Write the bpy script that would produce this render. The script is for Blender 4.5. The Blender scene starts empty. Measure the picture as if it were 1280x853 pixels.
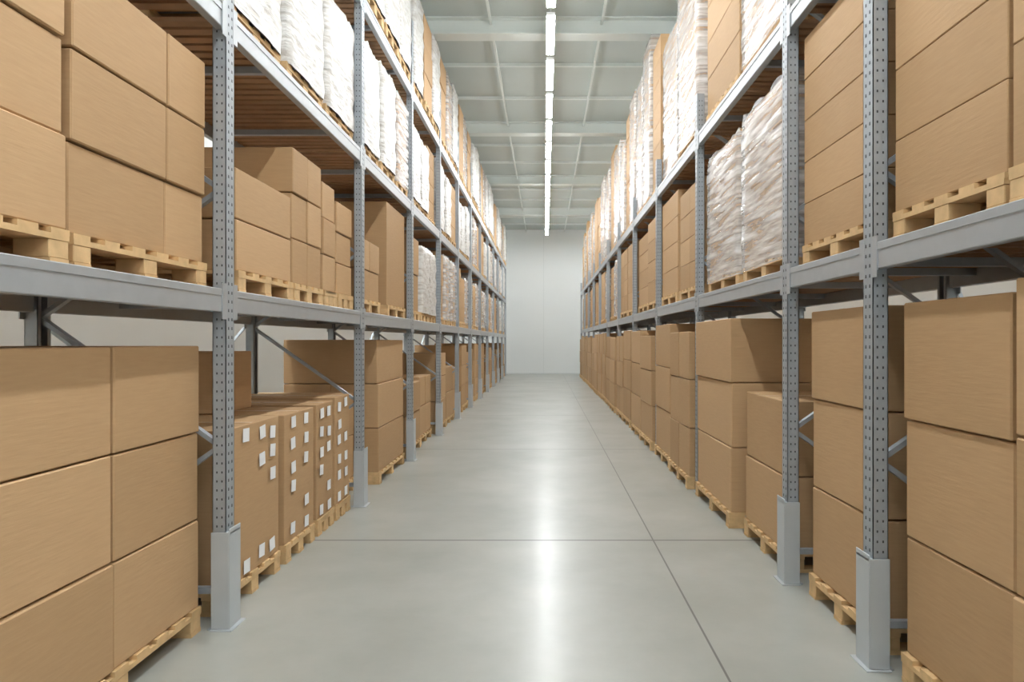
import bpy, math, random
from mathutils import Vector, Matrix
R = random.Random(7)
scene = bpy.context.scene

# ---------------------------------------------------------------- materials
def new_mat(name):
    m = bpy.data.materials.new(name); m.use_nodes = True
    nt = m.node_tree
    return m, nt, nt.nodes, nt.links, nt.nodes['Principled BSDF']

def simple(name, col, rough=0.5, metal=0.0, noise=0.0, nscale=8.0, bump=0.0):
    m, nt, N, L, b = new_mat(name)
    b.inputs['Roughness'].default_value = rough
    b.inputs['Metallic'].default_value = metal
    tc = N.new('ShaderNodeTexCoord')
    no = N.new('ShaderNodeTexNoise'); no.inputs['Scale'].default_value = nscale; no.inputs['Detail'].default_value = 4
    L.new(tc.outputs['Object'], no.inputs['Vector'])
    mix = N.new('ShaderNodeMix'); mix.data_type = 'RGBA'
    mix.inputs[6].default_value = (*[c*(1-noise) for c in col], 1)
    mix.inputs[7].default_value = (*[min(1, c*(1+noise)) for c in col], 1)
    L.new(no.outputs['Fac'], mix.inputs[0]); L.new(mix.outputs[2], b.inputs['Base Color'])
    if bump:
        bp = N.new('ShaderNodeBump'); bp.inputs['Strength'].default_value = bump; bp.inputs['Distance'].default_value = 0.01
        L.new(no.outputs['Fac'], bp.inputs['Height']); L.new(bp.outputs['Normal'], b.inputs['Normal'])
    return m

def cardboard(name, c1, c2):
    m, nt, N, L, b = new_mat(name)
    b.inputs['Roughness'].default_value = 0.66
    b.inputs['Specular IOR Level'].default_value = 0.3
    at = N.new('ShaderNodeAttribute'); at.attribute_name = 'tint'
    oi = N.new('ShaderNodeObjectInfo')
    tc = N.new('ShaderNodeTexCoord')
    mp = N.new('ShaderNodeMapping'); mp.inputs['Scale'].default_value = (3, 3, 30)
    L.new(tc.outputs['Object'], mp.inputs['Vector'])
    no = N.new('ShaderNodeTexNoise'); no.inputs['Scale'].default_value = 2.5; no.inputs['Detail'].default_value = 6
    L.new(mp.outputs[0], no.inputs['Vector'])
    a1 = N.new('ShaderNodeMath'); a1.operation = 'MULTIPLY'; a1.inputs[1].default_value = 0.45
    L.new(at.outputs['Fac'], a1.inputs[0])
    a2 = N.new('ShaderNodeMath'); a2.operation = 'MULTIPLY_ADD'; a2.inputs[1].default_value = 0.3
    L.new(oi.outputs['Random'], a2.inputs[0]); L.new(a1.outputs[0], a2.inputs[2])
    a3 = N.new('ShaderNodeMath'); a3.operation = 'MULTIPLY_ADD'; a3.inputs[1].default_value = 0.40
    L.new(no.outputs['Fac'], a3.inputs[0]); L.new(a2.outputs[0], a3.inputs[2])
    mix = N.new('ShaderNodeMix'); mix.data_type = 'RGBA'
    mix.inputs[6].default_value = (*c1, 1); mix.inputs[7].default_value = (*c2, 1)
    L.new(a3.outputs[0], mix.inputs[0]); L.new(mix.outputs[2], b.inputs['Base Color'])
    bp = N.new('ShaderNodeBump'); bp.inputs['Strength'].default_value = 0.22; bp.inputs['Distance'].default_value = 0.004
    L.new(no.outputs['Fac'], bp.inputs['Height']); L.new(bp.outputs['Normal'], b.inputs['Normal'])
    return m

M_CARD = cardboard('cardboard', (0.39, 0.245, 0.122), (0.59, 0.39, 0.215))
M_TAPE = simple('packing_tape', (0.50, 0.34, 0.20), 0.35, 0, 0.05)
M_WOOD = simple('pallet_wood', (0.66, 0.45, 0.23), 0.75, 0, 0.3, 14, 0.2)
M_DECK = simple('deck_wood', (0.38, 0.22, 0.12), 0.8, 0, 0.3, 6)
M_LABEL = simple('paper_label', (0.9, 0.92, 0.95), 0.6)
M_STEEL = simple('galvanised_steel', (0.40, 0.44, 0.48), 0.42, 0.3, 0.14, 20, 0.05)
M_BEAM = simple('beam_steel', (0.44, 0.47, 0.50), 0.36, 0.35, 0.08, 12, 0.03)
M_HOLE = simple('punched_slot', (0.06, 0.065, 0.07), 0.8)
M_GUARD = simple('guard_paint', (0.50, 0.54, 0.57), 0.4, 0.1, 0.06, 10)
M_WALL = simple('wall_paint', (0.83, 0.86, 0.86), 0.6, 0, 0.01, 1.5)
M_WALLS = simple('wall_panel', (0.78, 0.80, 0.79), 0.6, 0, 0.03, 1.5)
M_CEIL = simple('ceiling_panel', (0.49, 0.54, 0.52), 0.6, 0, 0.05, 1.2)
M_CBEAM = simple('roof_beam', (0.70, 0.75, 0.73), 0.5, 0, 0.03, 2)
M_CDARK = simple('conduit', (0.70, 0.73, 0.73), 0.5)
M_HOUS = simple('lamp_housing', (0.75, 0.77, 0.77), 0.4)

def white_wrap():
    m, nt, N, L, b = new_mat('white_shrink_wrap')
    b.inputs['Roughness'].default_value = 0.30
    tc = N.new('ShaderNodeTexCoord')
    mp = N.new('ShaderNodeMapping'); mp.inputs['Scale'].default_value = (3, 3, 14)
    L.new(tc.outputs['Object'], mp.inputs['Vector'])
    no = N.new('ShaderNodeTexNoise'); no.inputs['Scale'].default_value = 1.8; no.inputs['Detail'].default_value = 7; no.inputs['Distortion'].default_value = 0.4
    L.new(mp.outputs[0], no.inputs['Vector'])
    cr = N.new('ShaderNodeValToRGB')
    cr.color_ramp.elements[0].position = 0.30; cr.color_ramp.elements[0].color = (0.46, 0.43, 0.39, 1)
    cr.color_ramp.elements[1].position = 0.56; cr.color_ramp.elements[1].color = (0.72, 0.72, 0.71, 1)
    L.new(no.outputs['Fac'], cr.inputs[0]); L.new(cr.outputs[0], b.inputs['Base Color'])
    bp = N.new('ShaderNodeBump'); bp.inputs['Strength'].default_value = 0.6; bp.inputs['Distance'].default_value = 0.03
    L.new(no.outputs['Fac'], bp.inputs['Height']); L.new(bp.outputs['Normal'], b.inputs['Normal'])
    return m
M_WHITE = white_wrap()

def film():
    m, nt, N, L, b = new_mat('stretch_film')
    out = N['Material Output']
    b.inputs['Base Color'].default_value = (0.86, 0.87, 0.88, 1)
    b.inputs['Roughness'].default_value = 0.18
    tr = N.new('ShaderNodeBsdfTransparent')
    tc = N.new('ShaderNodeTexCoord')
    mp = N.new('ShaderNodeMapping'); mp.inputs['Scale'].default_value = (1.4, 1.4, 16); mp.inputs['Rotation'].default_value = (0.10, 0.05, 0)
    L.new(tc.outputs['Object'], mp.inputs['Vector'])
    no = N.new('ShaderNodeTexNoise'); no.inputs['Scale'].default_value = 1.5; no.inputs['Detail'].default_value = 6; no.inputs['Distortion'].default_value = 0.1
    L.new(mp.outputs[0], no.inputs['Vector'])
    mr = N.new('ShaderNodeMapRange'); mr.inputs[1].default_value = 0.36; mr.inputs[2].default_value = 0.66
    mr.inputs[3].default_value = 0.25; mr.inputs[4].default_value = 0.78
    L.new(no.outputs['Fac'], mr.inputs[0])
    bp = N.new('ShaderNodeBump'); bp.inputs['Strength'].default_value = 0.5; bp.inputs['Distance'].default_value = 0.02
    L.new(no.outputs['Fac'], bp.inputs['Height']); L.new(bp.outputs['Normal'], b.inputs['Normal'])
    mx = N.new('ShaderNodeMixShader')
    L.new(mr.outputs[0], mx.inputs[0]); L.new(tr.outputs[0], mx.inputs[1]); L.new(b.outputs[0], mx.inputs[2])
    L.new(mx.outputs[0], out.inputs['Surface'])
    return m
M_FILM = film()

def emis(name, s):
    m, nt, N, L, b = new_mat(name)
    b.inputs['Emission Color'].default_value = (0.96, 0.99, 1.0, 1)
    b.inputs['Emission Strength'].default_value = s
    return m
M_LED = emis('led_diffuser', 90)

def floor_mat():
    m, nt, N, L, b = new_mat('polished_concrete')
    tc = N.new('ShaderNodeTexCoord')
    no = N.new('ShaderNodeTexNoise'); no.inputs['Scale'].default_value = 0.9; no.inputs['Detail'].default_value = 6; no.inputs['Roughness'].default_value = 0.6
    L.new(tc.outputs['Object'], no.inputs['Vector'])
    cr = N.new('ShaderNodeValToRGB')
    cr.color_ramp.elements[0].position = 0.15; cr.color_ramp.elements[0].color = (0.27, 0.285, 0.255, 1)
    cr.color_ramp.elements[1].position = 0.85; cr.color_ramp.elements[1].color = (0.46, 0.47, 0.44, 1)
    L.new(no.outputs['Fac'], cr.inputs[0])
    sx = N.new('ShaderNodeSeparateXYZ'); L.new(tc.outputs['Object'], sx.inputs[0])
    def M(op, a, bb=None, c=None):
        n = N.new('ShaderNodeMath'); n.operation = op
        for i, v in enumerate((a, bb, c)):
            if v is None: continue
            if isinstance(v, (int, float)): n.inputs[i].default_value = v
            else: L.new(v, n.inputs[i])
        return n.outputs[0]
    jx = M('LESS_THAN', M('ABSOLUTE', M('SUBTRACT', sx.outputs['X'], 0.87)), 0.006)
    ym = M('SUBTRACT', sx.outputs['Y'], 5.48 - 4.6*10 - 2.3)
    jy = M('LESS_THAN', M('ABSOLUTE', M('SUBTRACT', M('MODULO', ym, 4.6), 2.3)), 0.014)
    j = M('MAXIMUM', jx, jy)
    mix = N.new('ShaderNodeMix'); mix.data_type = 'RGBA'
    L.new(M('MULTIPLY', j, 0.85), mix.inputs[0]); L.new(cr.outputs[0], mix.inputs[6]); mix.inputs[7].default_value = (0.08, 0.08, 0.075, 1)
    L.new(mix.outputs[2], b.inputs['Base Color'])
    L.new(M('MULTIPLY', M('SUBTRACT', 1.0, j), 0.24), b.inputs['Coat Weight'])
    b.inputs['Roughness'].default_value = 0.38
    b.inputs['Specular IOR Level'].default_value = 0.6
    b.inputs['Coat Roughness'].default_value = 0.20
    return m
M_FLOOR = floor_mat()

MATS = [M_CARD, M_TAPE, M_WOOD, M_DECK, M_LABEL, M_STEEL, M_BEAM, M_HOLE, M_GUARD, M_WHITE, M_FILM, M_HOUS, M_LED, M_CBEAM, M_CDARK]
CARD, TAPE, WOOD, DECK, LABEL, STEEL, BEAM, HOLE, GUARD, WHITE, FILM, HOUS, LED, CBEAM, CDARK = range(15)

# ---------------------------------------------------------------- mesh builder
def _tmpl():
    verts = []; idx = {}
    for sx in (-1, 1):
        for sy in (-1, 1):
            for sz in (-1, 1):
                for a in range(3):
                    idx[(sx, sy, sz, a)] = len(verts)
                    verts.append(((sx, sy, sz), a))
    faces = []
    def key(a, sa, b, sb, c, sc, ax):
        s = [0, 0, 0]; s[a] = sa; s[b] = sb; s[c] = sc
        return idx[(s[0], s[1], s[2], ax)]
    for a in range(3):
        u, v = (a+1) % 3, (a+2) % 3
        for s in (-1, 1):
            faces.append([key(a, s, u, p, v, q, a) for p, q in ((-1, -1), (1, -1), (1, 1), (-1, 1))])
    for c in range(3):
        a, b = (c+1) % 3, (c+2) % 3
        for sa in (-1, 1):
            for sb in (-1, 1):
                faces.append([key(a, sa, b, sb, c, -1, a), key(a, sa, b, sb, c, 1, a), key(a, sa, b, sb, c, 1, b), key(a, sa, b, sb, c, -1, b)])
    for sx in (-1, 1):
        for sy in (-1, 1):
            for sz in (-1, 1):
                faces.append([idx[(sx, sy, sz, a)] for a in range(3)])
    def pos(i):
        s, a = verts[i]
        return Vector([s[k]*(1.0 if k == a else 0.8) for k in range(3)])
    out = []
    for f in faces:
        p = [pos(i) for i in f]
        n = (p[1]-p[0]).cross(p[2]-p[0]); c = sum(p, Vector())/len(p)
        out.append(f if n.dot(c) > 0 else f[::-1])
    return verts, out
TV, TF = _tmpl()
BV = [(-1,-1,-1),(1,-1,-1),(1,1,-1),(-1,1,-1),(-1,-1,1),(1,-1,1),(1,1,1),(-1,1,1)]
BF = [(3,2,1,0),(4,5,6,7),(0,1,5,4),(1,2,6,5),(2,3,7,6),(3,0,4,7)]

class MB:
    def __init__(s): s.v=[]; s.f=[]; s.m=[]; s.t=[]
    def _add(s, vs, fs, mat, tint):
        o = len(s.v); s.v += vs
        for f in fs:
            s.f.append([i+o for i in f]); s.m.append(mat); s.t.append(tint)
    def box(s, x0, x1, y0, y1, z0, z1, mat, ch=0.0, yaw=0.0, tint=0.5):
        if x0 > x1: x0, x1 = x1, x0
        if y0 > y1: y0, y1 = y1, y0
        c = ((x0+x1)/2, (y0+y1)/2, (z0+z1)/2); h = ((x1-x0)/2, (y1-y0)/2, (z1-z0)/2)
        ca, sa = math.cos(yaw), math.sin(yaw)
        if ch:
            pts = [[sg[k]*(h[k] if k == a else h[k]-ch) for k in range(3)] for sg, a in TV]; F = TF
        else:
            pts = [[b[k]*h[k] for k in range(3)] for b in BV]; F = BF
        s._add([(c[0]+p[0]*ca-p[1]*sa, c[1]+p[0]*sa+p[1]*ca, c[2]+p[2]) for p in pts], F, mat, tint)
    def bar(s, p1, p2, w, mat, w2=None):
        p1, p2 = Vector(p1), Vector(p2); d = (p2-p1); q = d.to_track_quat('Z', 'Y'); l = d.length/2; c = (p1+p2)/2
        w2 = w2 or w
        s._add([tuple(c + q @ Vector((b[0]*w/2, b[1]*w2/2, b[2]*l))) for b in BV], BF, mat, 0.5)
    def quad(s, pts, mat):
        s._add([tuple(p) for p in pts], [list(range(len(pts)))], mat, 0.5)
    def obj(s, name, parent=None, loc=(0,0,0), rot=0.0):
        me = bpy.data.meshes.new(name)
        me.from_pydata(s.v, [], s.f)
        used = sorted(set(s.m)); rm = {m: i for i, m in enumerate(used)}
        for m in used: me.materials.append(MATS[m])
        me.polygons.foreach_set('material_index', [rm[m] for m in s.m])
        if FILM in used or WHITE in used: me.polygons.foreach_set('use_smooth', [m in (FILM, WHITE) for m in s.m])
        at = me.attributes.new('tint', 'FLOAT', 'FACE'); at.data.foreach_set('value', s.t)
        me.update()
        ob = bpy.data.objects.new(name, me); scene.collection.objects.link(ob)
        ob.location = loc; ob.rotation_euler = (0, 0, rot)
        if parent: ob.parent = parent
        return ob

# ---------------------------------------------------------------- pallet + loads
def pallet(mb, w, dep, y0=None, z=0.0, h=0.135):
    """short side faces the aisle; x 0..dep, y -w/2..w/2"""
    tb = 0.022
    y0 = -w/2
    top = z+h
    bw = 0.1
    nb = max(5, int(round(w/0.165)))
    for i in range(nb):
        yc = y0 + bw/2 + (w-bw)*i/(nb-1)
        mb.box(0, dep, yc-bw/2, yc+bw/2, top-tb, top, WOOD, 0, 0, 0.5)
    for xc in (0.07, dep/2, dep-0.07):
        mb.box(xc-0.07, xc+0.07, y0+0.002, y0+w-0.002, top-2*tb, top-tb, WOOD)
        for yc in (y0+0.055, 0, y0+w-0.055):
            mb.box(xc-0.068, xc+0.068, yc-0.052, yc+0.052, z+tb, top-2*tb, WOOD, 0.003)
    for yc in (y0+0.055, 0, y0+w-0.055):
        mb.box(0, dep, yc-0.05, yc+0.05, z, z+tb, WOOD)

PH = 0.135
def shell(mb, mat, w, dep, h, ph, amp=0.005, ph0=-0.04, lump=0.0015):
    nz = max(5, int((h-ph)/0.06)); ny = 10; nx = 8
    e = 0.008
    X0, X1, Y0, Y1 = -e, dep+e, -w/2-e, w/2+e
    c = 0.02
    per = []
    def edge(ax, ay, bx, by, n, ux, uy):
        for i in range(n+1):
            t = i/n
            per.append((ax+(bx-ax)*t, ay+(by-ay)*t, ux, uy))
    edge(X0+c, Y0, X1-c, Y0, nx, 0, -1)
    edge(X1, Y0+c, X1, Y1-c, ny, 1, 0)
    edge(X1-c, Y1, X0+c, Y1, nx, 0, 1)
    edge(X0, Y1-c, X0, Y0+c, ny, -1, 0)
    n = len(per); vs = []; fs = []
    p0 = R.uniform(0, 6)
    for k in range(nz+1):
        zz = ph+ph0 + (h-ph-ph0)*k/nz
        top = (k == nz)
        for i, (px, py, ux, uy) in enumerate(per):
            r = amp*(1+math.sin(zz*23+p0+i*0.7)) + R.uniform(0, lump)
            if top: r -= 0.02
            vs.append((px+ux*r, py+uy*r, zz + (R.uniform(-0.02, 0.03) if top else 0)))
    for k in range(nz):
        for i in range(n):
            a = k*n+i; b = k*n+(i+1) % n
            fs.append([a, b, b+n, a+n])
    vs.append((dep/2, 0, h+0.015)); t = len(vs)-1
    for i in range(n): fs.append([nz*n+i, nz*n+(i+1) % n, t])
    mb._add(vs, fs, mat, 0.5)

def load(kind, side, xf, y0, y1, z, h, rows=3, cols=None, dep=1.1, name=None, labels=False, topbox=None, ph=PH):
    """h = total height including pallet"""
    w = y1-y0
    mb = MB(); pallet(mb, w, dep, h=ph)
    cols = cols or [1.0]; tot = sum(cols); cols = [c/tot*w for c in cols]
    rh = (h-ph)/rows
    seq = cols if side > 0 else cols[::-1]     # left side loads are rotated 180 deg
    if kind in ('box', 'film', 'flush'):
        nd = 2
        for r in range(rows):
            yy = -w/2
            for c in seq:
                for k in range(nd):
                    d = dep/nd
                    g = 0.005 if kind != 'flush' else 0.0015
                    jx = R.uniform(-0.010, 0.010) if kind == 'box' else R.uniform(-0.001, 0.001)
                    x0 = 0.012+k*(d-0.012)+jx
                    mb.box(x0+g, x0+d-0.012-g, yy+g, yy+c-g, ph+r*rh+0.001, ph+(r+1)*rh-(0.007 if kind=='box' else 0.002), CARD,
                           0.006 if kind == 'box' else 0.004, R.uniform(-0.008, 0.008) if kind == 'box' else 0, R.random())
                    if r == rows-1:
                        zt = ph+(r+1)*rh-(0.007 if kind == 'box' else 0.002)
                        mb.box(x0+0.012, x0+d-0.03, yy+c/2-0.025, yy+c/2+0.025, zt-0.002, zt+0.0015, TAPE)
                yy += c
    if kind == 'white':
        shell(mb, WHITE, w-0.05, dep-0.02, h, ph, 0.007, -0.01, 0.008)
    if kind == 'film':
        shell(mb, FILM, w, dep, h, ph)
    if labels:
        nr = 6
        for r in range(nr):
            for cc in (0.16, 0.36, 0.64, 0.86) if w > 0.7 else (0.3, 0.75):
                if R.random() < (0.35 if w > 0.7 else 0.15): continue
                yc = -w/2 + w*cc + R.uniform(-0.01, 0.01); zc = ph + (h-ph)*(r+0.5)/nr + R.uniform(-0.02, 0.02)
                a = R.uniform(-0.1, 0.1); hw, hh = 0.045, 0.042
                pts = []
                for u, v in ((-hw, -hh), (-hw, hh), (hw, hh), (hw, -hh)):
                    pts.append((0.004, yc+u*math.cos(a)-v*math.sin(a), zc+u*math.sin(a)+v*math.cos(a)))
                mb.quad(pts, LABEL)
    if topbox:
        a, b, hh = topbox
        mb.box(a, b, -w/2+0.03, w/2-0.03, h+0.001, h+hh, CARD, 0.006, 0, R.random())
    nm = name or {'box': 'pallet_of_cardboard_boxes', 'flush': 'pallet_of_cardboard_cartons', 'film': 'film_wrapped_pallet_load', 'white': 'white_wrapped_pallet_load'}[kind]
    return mb.obj(nm, None, (side*xf, (y0+y1)/2, z), 0 if side > 0 else math.pi)

# ---------------------------------------------------------------- racks
CW, CD = 0.10, 0.075
def rack(side, xf, ys, levels, zt, guards, depth=1.12, name='pallet_rack', bh=0.13):
    par = bpy.data.objects.new(name, None); scene.collection.objects.link(par)
    def X(a): return side*(xf+a)
    fr = MB(); bm = MB(); dk = MB(); gd = MB()
    for y in ys:
        for back in (0, 1):
            a0 = depth-CD if back else 0.0
            fa = a0+CD if back else a0           # plate plane
            s_ = -1 if back else 1
            t = 0.004
            fr.box(X(fa), X(fa+s_*t), y, y+CW, 0.006, zt, STEEL)
            fr.box(X(fa), X(fa+s_*CD), y, y+t, 0.006, zt, STEEL)
            fr.box(X(fa), X(fa+s_*CD), y+CW-t, y+CW, 0.006, zt, STEEL)
            fr.box(X(fa+s_*(CD-t)), X(fa+s_*CD), y, y+0.025, 0.006, zt, STEEL)
            fr.box(X(fa+s_*(CD-t)), X(fa+s_*CD), y+CW-0.025, y+CW, 0.006, zt, STEEL)
            fr.box(X(a0-0.02), X(a0+CD+0.02), y-0.02, y+CW+0.02, 0.0, 0.006, STEEL)
            if not back and y < 14:
                z = 0.12
                while z < zt-0.05:
                    for yc in (y+0.03, y+0.07):
                        xx = X(-0.001)
                        fr.quad([(xx, yc-0.007, z-0.008), (xx, yc+0.007, z-0.008), (xx, yc+0.005, z+0.009), (xx, yc-0.005, z+0.009)], HOLE)
                    for xo in (0.022, 0.05):
                        xa, xb = X(xo-0.004), X(xo+0.004)
                        fr.quad([(xa, y-0.001, z-0.006), (xb, y-0.001, z-0.006), (xb, y-0.001, z+0.006), (xa, y-0.001, z+0.006)], HOLE)
                    z += 0.05
        # frame bracing
        z = 0.3; flip = False; yc = y+CW/2
        fr.bar((X(CD), yc, 0.2), (X(depth-CD), yc, 0.2), 0.035, STEEL)
        while z+0.75 < zt:
            a, b = (CD-0.01, depth-CD+0.01) if flip else (depth-CD+0.01, CD-0.01)
            fr.bar((X(a), yc, z), (X(b), yc, z+0.7), 0.04, STEEL, 0.025)
            z += 0.72; flip = not flip
        if y < guards:
            gx = 0.028
            gd.box(X(-gx), X(-gx+0.006), y-0.02, y+CW+0.02, 0.006, 0.56, GUARD, 0.002)
            gd.box(X(-gx+0.006), X(CD), y-0.02, y-0.014, 0.006, 0.54, GUARD, 0.002)
            gd.box(X(-gx+0.006), X(CD), y+CW+0.014, y+CW+0.02, 0.006, 0.54, GUARD, 0.002)
            gd.box(X(-gx), X(-0.001), y-0.014, y+CW+0.014, 0.53, 0.537, GUARD)
            gd.box(X(-gx-0.02), X(CD), y-0.04, y+CW+0.04, 0.0, 0.006, GUARD)
    for i in range(len(ys)-1):
        ya, yb = ys[i]+CW, ys[i+1]
        for lz in levels:
            for a0 in (0.006, depth-0.056):
                bm.box(X(a0), X(a0+0.05), ya, yb, lz-bh, lz, BEAM, 0.004)
                f = a0 if a0 < 0.1 else a0+0.05
                sg = -1 if a0 < 0.1 else 1
                bm.box(X(f), X(f+sg*0.004), ya, yb, lz-bh*0.30, lz-0.004, BEAM, 0.001)
                bm.box(X(f), X(f+sg*0.007), ya-0.012, ya+0.04, lz-bh-0.04, lz+0.03, BEAM)
                bm.box(X(f), X(f+sg*0.007), yb-0.04, yb+0.012, lz-bh-0.04, lz+0.03, BEAM)
            n = int((yb-ya)/0.105)
            for k in range(n):
                yc = ya + (yb-ya)*(k+0.5)/n
                dk.box(X(0.056), X(depth-0.056), yc-0.036, yc+0.036, lz-0.028, lz-0.003, DECK)
            for f in (0.25, 0.75):
                yc = ya+(yb-ya)*f
                dk.box(X(0.056), X(depth-0.056), yc-0.02, yc+0.02, lz-0.075, lz-0.029, STEEL)
    fr.obj('upright_frames', par); bm.obj('beams', par); dk.obj('slatted_decking', par); gd.obj('column_guards', par)
    xb = MB()
    for i in range(0, len(ys)-1, 2):
        ya, yb = ys[i]+CW, ys[i+1]
        for k in range(len(levels)):
            z0 = 0.3 if k == 0 else levels[k-1]+0.1
            z1 = levels[k]-0.16
            xb.bar((X(depth+0.012), ya, z0), (X(depth+0.012), yb, z1), 0.03, STEEL, 0.006)
            xb.bar((X(depth+0.02), ya, z1), (X(depth+0.02), yb, z0), 0.03, STEEL, 0.006)
    xb.obj('rear_bracing', par)
    return par

YEND = 32.6
Lys = [-1.6, 1.05, 3.79, 6.6, 9.1]
while Lys[-1]+2.45 < YEND: Lys.append(Lys[-1]+2.45)
Rys = [-1.8, 0.75, 3.33, 4.5, 7.16]
while Rys[-1]+2.6 < YEND: Rys.append(Rys[-1]+2.6)
XL, XR = 1.77, 1.60
LL = [1.89, 3.46, 5.0]
RL = [2.08, 3.78]
rack(-1, XL, Lys, LL, 5.9, 30)
rack(1, XR, Rys, RL, 4.2, 5)

# ---------------------------------------------------------------- LEFT loads
A = 1.90; B = 1.83
load('box', -1, A, 2.36, 3.775, 0, 1.58, 3, [.66, .74])
load('box', -1, A, 1.2, 2.33, 0, 1.58, 3, [.55, .55])
load('box', -1, A, -0.2, 0.95, 0, 1.5, 3, [.55, .55])
cn = 'pallet_of_labelled_carton'
load('flush', -1, 1.85, 3.95, 4.78, 0, 1.08, 1, [1], labels=True, name=cn)
load('flush', -1, 1.85, 4.88, 5.50, 0, 1.07, 1, [1], labels=True, name=cn, topbox=(0.5, 1.05, 0.45))
load('flush', -1, 1.85, 5.57, 6.00, 0, 1.08, 1, [1], labels=True, name=cn)
load('flush', -1, 1.85, 6.06, 6.50, 0, 1.10, 1, [1], labels=True, name=cn)
load('box', -1, 2.05, 6.76, 7.4, 0, 1.05, 2, [1])
load('box', -1, 1.84, 7.6, 8.95, 0, 1.62, 3, [1])
load('box', -1, B, 1.72, 2.63, LL[0], 1.25, 3, [1])
load('box', -1, B+.02, 2.68, 3.74, LL[0], 1.24, 3, [.68, .37])
load('box', -1, B, 4.08, 4.97, LL[0], 0.76, 2, [1])
load('box', -1, B, 5.0, 5.64, LL[0], 1.14, 3, [.5, .5])
load('box', -1, B, 5.68, 6.02, LL[0], 1.05, 3, [1])
load('box', -1, B, 6.06, 6.52, LL[0], 0.96, 3, [1])
load('box', -1, B, 6.76, 7.6, LL[0], 0.76, 2, [1, 1])
load('flush', -1, B, 7.95, 8.95, LL[0], 1.34, 1, [1])

def fill(side, xf, ya, yb, z, kinds, hr, widths=(2, 3), rowh=0.4, jit=0.02):
    y0 = ya+CW+0.05; y1 = yb-0.04
    n = R.choice(widths); w = (y1-y0)/n
    for i in range(n):
        k = R.choice(kinds); h = R.uniform(*hr)
        rows = max(1, int(round((h-PH)/rowh)))
        if k == 'flush': rows = max(2, int(round((h-PH)/0.3)))
        c = [1] if w < 1.0 or R.random() < 0.5 else [1, 1]
        g = R.uniform(0.02, 0.06)
        load(k, side, xf+R.uniform(-jit, jit), y0+w*i+g, y0+w*(i+1)-g, z, h, rows, c)

for i in range(4, len(Lys)-1):
    fill(-1, 1.86, Lys[i], Lys[i+1], 0, ['box'], (1.0, 1.66), (2, 2, 3), 0.48, 0.04)
    fill(-1, B, Lys[i], Lys[i+1], LL[0], ['box', 'flush', 'white', 'film'], (1.1, 1.32), (3,), 0.5)
for i in range(1, len(Lys)-1):
    kk = ['white'] if i < 3 else ['white', 'white', 'flush', 'film']
    fill(-1, B, Lys[i], Lys[i+1], LL[1], kk, (1.1, 1.3), (3,), 0.4)
    kk = ['flush', 'white', 'box', 'white', 'film']
    fill(-1, B-0.06, Lys[i], Lys[i+1], LL[2], kk, (1.42, 1.63), (3,), 0.4)

# ---------------------------------------------------------------- RIGHT loads
C = 1.67
load('box', 1, C+.01, 2.47, 3.22, 0, 1.785, 3, [1])
load('box', 1, C-.02, 1.68, 2.43, 0, 1.83, 3, [1])
load('box', 1, C, 0.9, 1.64, 0, 1.8, 3, [1])
load('box', 1, C, 3.47, 4.32, 0, 1.79, 3, [1])
load('box', 1, C-.02, 4.70, 5.66, 0, 1.19, 2, [1])
load('box', 1, 1.57, 5.82, 7.125, 0, 1.80, 3, [1])
load('flush', 1, C, 2.48, 3.28, RL[0], 1.5, 4, [1])
load('flush', 1, C-.02, 1.6, 2.43, RL[0], 1.45, 3, [1])
load('flush', 1, C, 3.47, 4.43, RL[0], 1.48, 5, [1])
load('film', 1, C, 4.68, 5.76, RL[0], 1.40, 4, [1, 1])
load('film', 1, C, 5.88, 6.98, RL[0], 1.36, 4, [1, 1])
for i in range(4, len(Rys)-1):
    fill(1, 1.545, Rys[i], Rys[i+1], 0, ['box'], (1.68, 1.84), (2,), 0.54, 0.015)
    fill(1, C, Rys[i], Rys[i+1], RL[0], ['flush', 'flush', 'box', 'film'] if i > 4 else ['flush'], (1.3, 1.45), (2, 3), 0.45)
load('flush', 1, C, 2.4, 3.28, RL[1], 1.9, 4, [1])
load('flush', 1, C, 3.47, 4.43, RL[1], 1.9, 4, [1])
load('film', 1, C, 4.68, 5.76, RL[1], 1.6, 4, [1, 1])
load('flush', 1, C, 5.9, 7.06, RL[1], 2.0, 5, [1])
for i in range(4, len(Rys)-1):
    fill(1, C, Rys[i], Rys[i+1], RL[1], ['flush', 'box', 'film', 'film'], (1.9, 2.65), (2, 3), 0.45)

# ---------------------------------------------------------------- room
WXL, WXR, YB, YF, HC = -4.4, 4.2, -3.0, 33.0, 6.98
def slab(name, x0, x1, y0, y1, z0, z1, mat):
    mb = MB(); mb.box(x0, x1, y0, y1, z0, z1, CARD); o = mb.obj(name)
    o.data.materials.clear(); o.data.materials.append(mat); return o
slab('floor', WXL-.2, WXR+.2, YB-.2, YF+.2, -0.2, 0.0, M_FLOOR)
slab('wall_far', WXL, WXR, YF, YF+.2, 0, HC, M_WALL)
slab('wall_rear', WXL, WXR, YB-.2, YB, 0, HC, M_WALLS)
slab('wall_left', WXL-.2, WXL, YB-.2, YF+.2, 0, HC, M_WALLS)
slab('wall_right', WXR, WXR+.2, YB-.2, YF+.2, 0, HC, M_WALLS)
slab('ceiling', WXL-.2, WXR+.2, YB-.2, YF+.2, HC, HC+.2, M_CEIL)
mb = MB(); mb.box(WXL, WXR, YF-0.02, YF, 0, 0.06, CDARK, 0.004); mb.obj('baseboard_far')
mb = MB(); mb.box(-0.06, -0.045, YF-0.008, YF, 0.06, HC, CDARK); mb.obj('trim_1')

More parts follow.
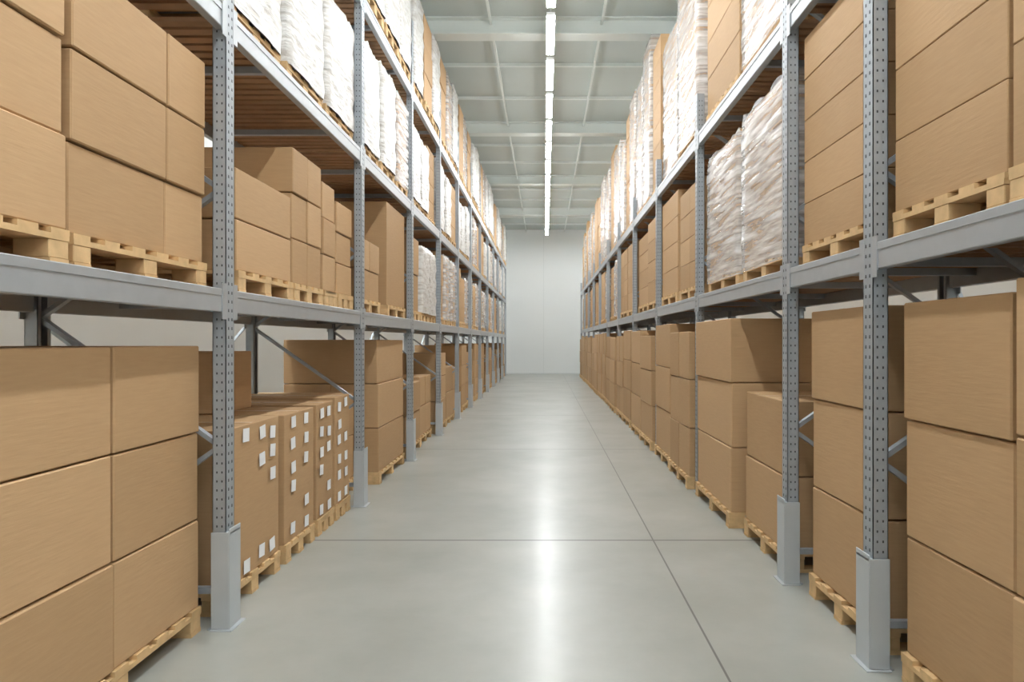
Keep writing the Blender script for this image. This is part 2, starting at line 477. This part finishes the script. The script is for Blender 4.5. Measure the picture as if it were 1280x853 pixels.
y = 0.5
while y < YF-0.5:
    mb = MB()
    mb.box(WXL, WXR, y, y+0.28, HC-0.025, HC, CBEAM)
    mb.box(WXL, WXR, y+0.1, y+0.18, HC-0.26, HC-0.02, CBEAM)
    mb.box(WXL, WXR, y, y+0.28, HC-0.29, HC-0.26, CBEAM, 0.004)
    mb.obj('roof_beam'); y += 5.4
mb = MB(); y = 0.5
while y < YF-1:
    for k in (1, 2):
        yy = y+5.4*k/3+0.1
        if yy < YF: mb.box(WXL, WXR, yy, yy+0.06, HC-0.06, HC, CBEAM)
    y += 5.4
mb.obj('roof_purlins')
mb = MB()
for x in (-2.4, -0.9, 0.95, 2.2):
    mb.box(x-0.02, x+0.02, YB, YF, HC-0.10, HC-0.061, CBEAM)
mb.obj('ceiling_conduits')

# linear lights
LZ = 6.4
base = None
for LX in (0.09, -3.65, 3.4):  # last row, unseen behind the right rack, is added for general brightness
    y = -2.2
    while y < YF-2.2:
        if base is None:
            mb = MB()
            mb.box(-0.065, 0.065, -0.69, 0.69, 0.012, 0.06, HOUS, 0.004)
            mb.box(-0.06, 0.06, -0.68, 0.68, 0.0, 0.012, LED)
            mb.box(-0.004, 0.004, -0.504, -0.496, 0.06, HC-LZ, HOUS)
            mb.box(-0.004, 0.004, 0.496, 0.504, 0.06, HC-LZ, HOUS)
            base = mb.obj('linear_ceiling_light'); o = base
        else:
            o = bpy.data.objects.new('linear_ceiling_light', base.data); scene.collection.objects.link(o)
        o.location = (LX, y, LZ); y += 1.62

# ---------------------------------------------------------------- world / camera
w = bpy.data.worlds.new('world'); scene.world = w; w.use_nodes = True
w.node_tree.nodes['Background'].inputs[0].default_value = (0.8, 0.85, 0.9, 1)
w.node_tree.nodes['Background'].inputs[1].default_value = 0.5
cam = bpy.data.cameras.new('camera'); co = bpy.data.objects.new('camera', cam); scene.collection.objects.link(co)
co.location = (0, 0, 1.6); co.rotation_euler = (math.pi/2, 0, 0)
cam.lens = 24; cam.sensor_width = 36; cam.shift_x = -41/1280; cam.clip_start = 0.05; cam.clip_end = 200
scene.camera = co
scene.view_settings.view_transform = 'Standard'
scene.view_settings.look = 'None'
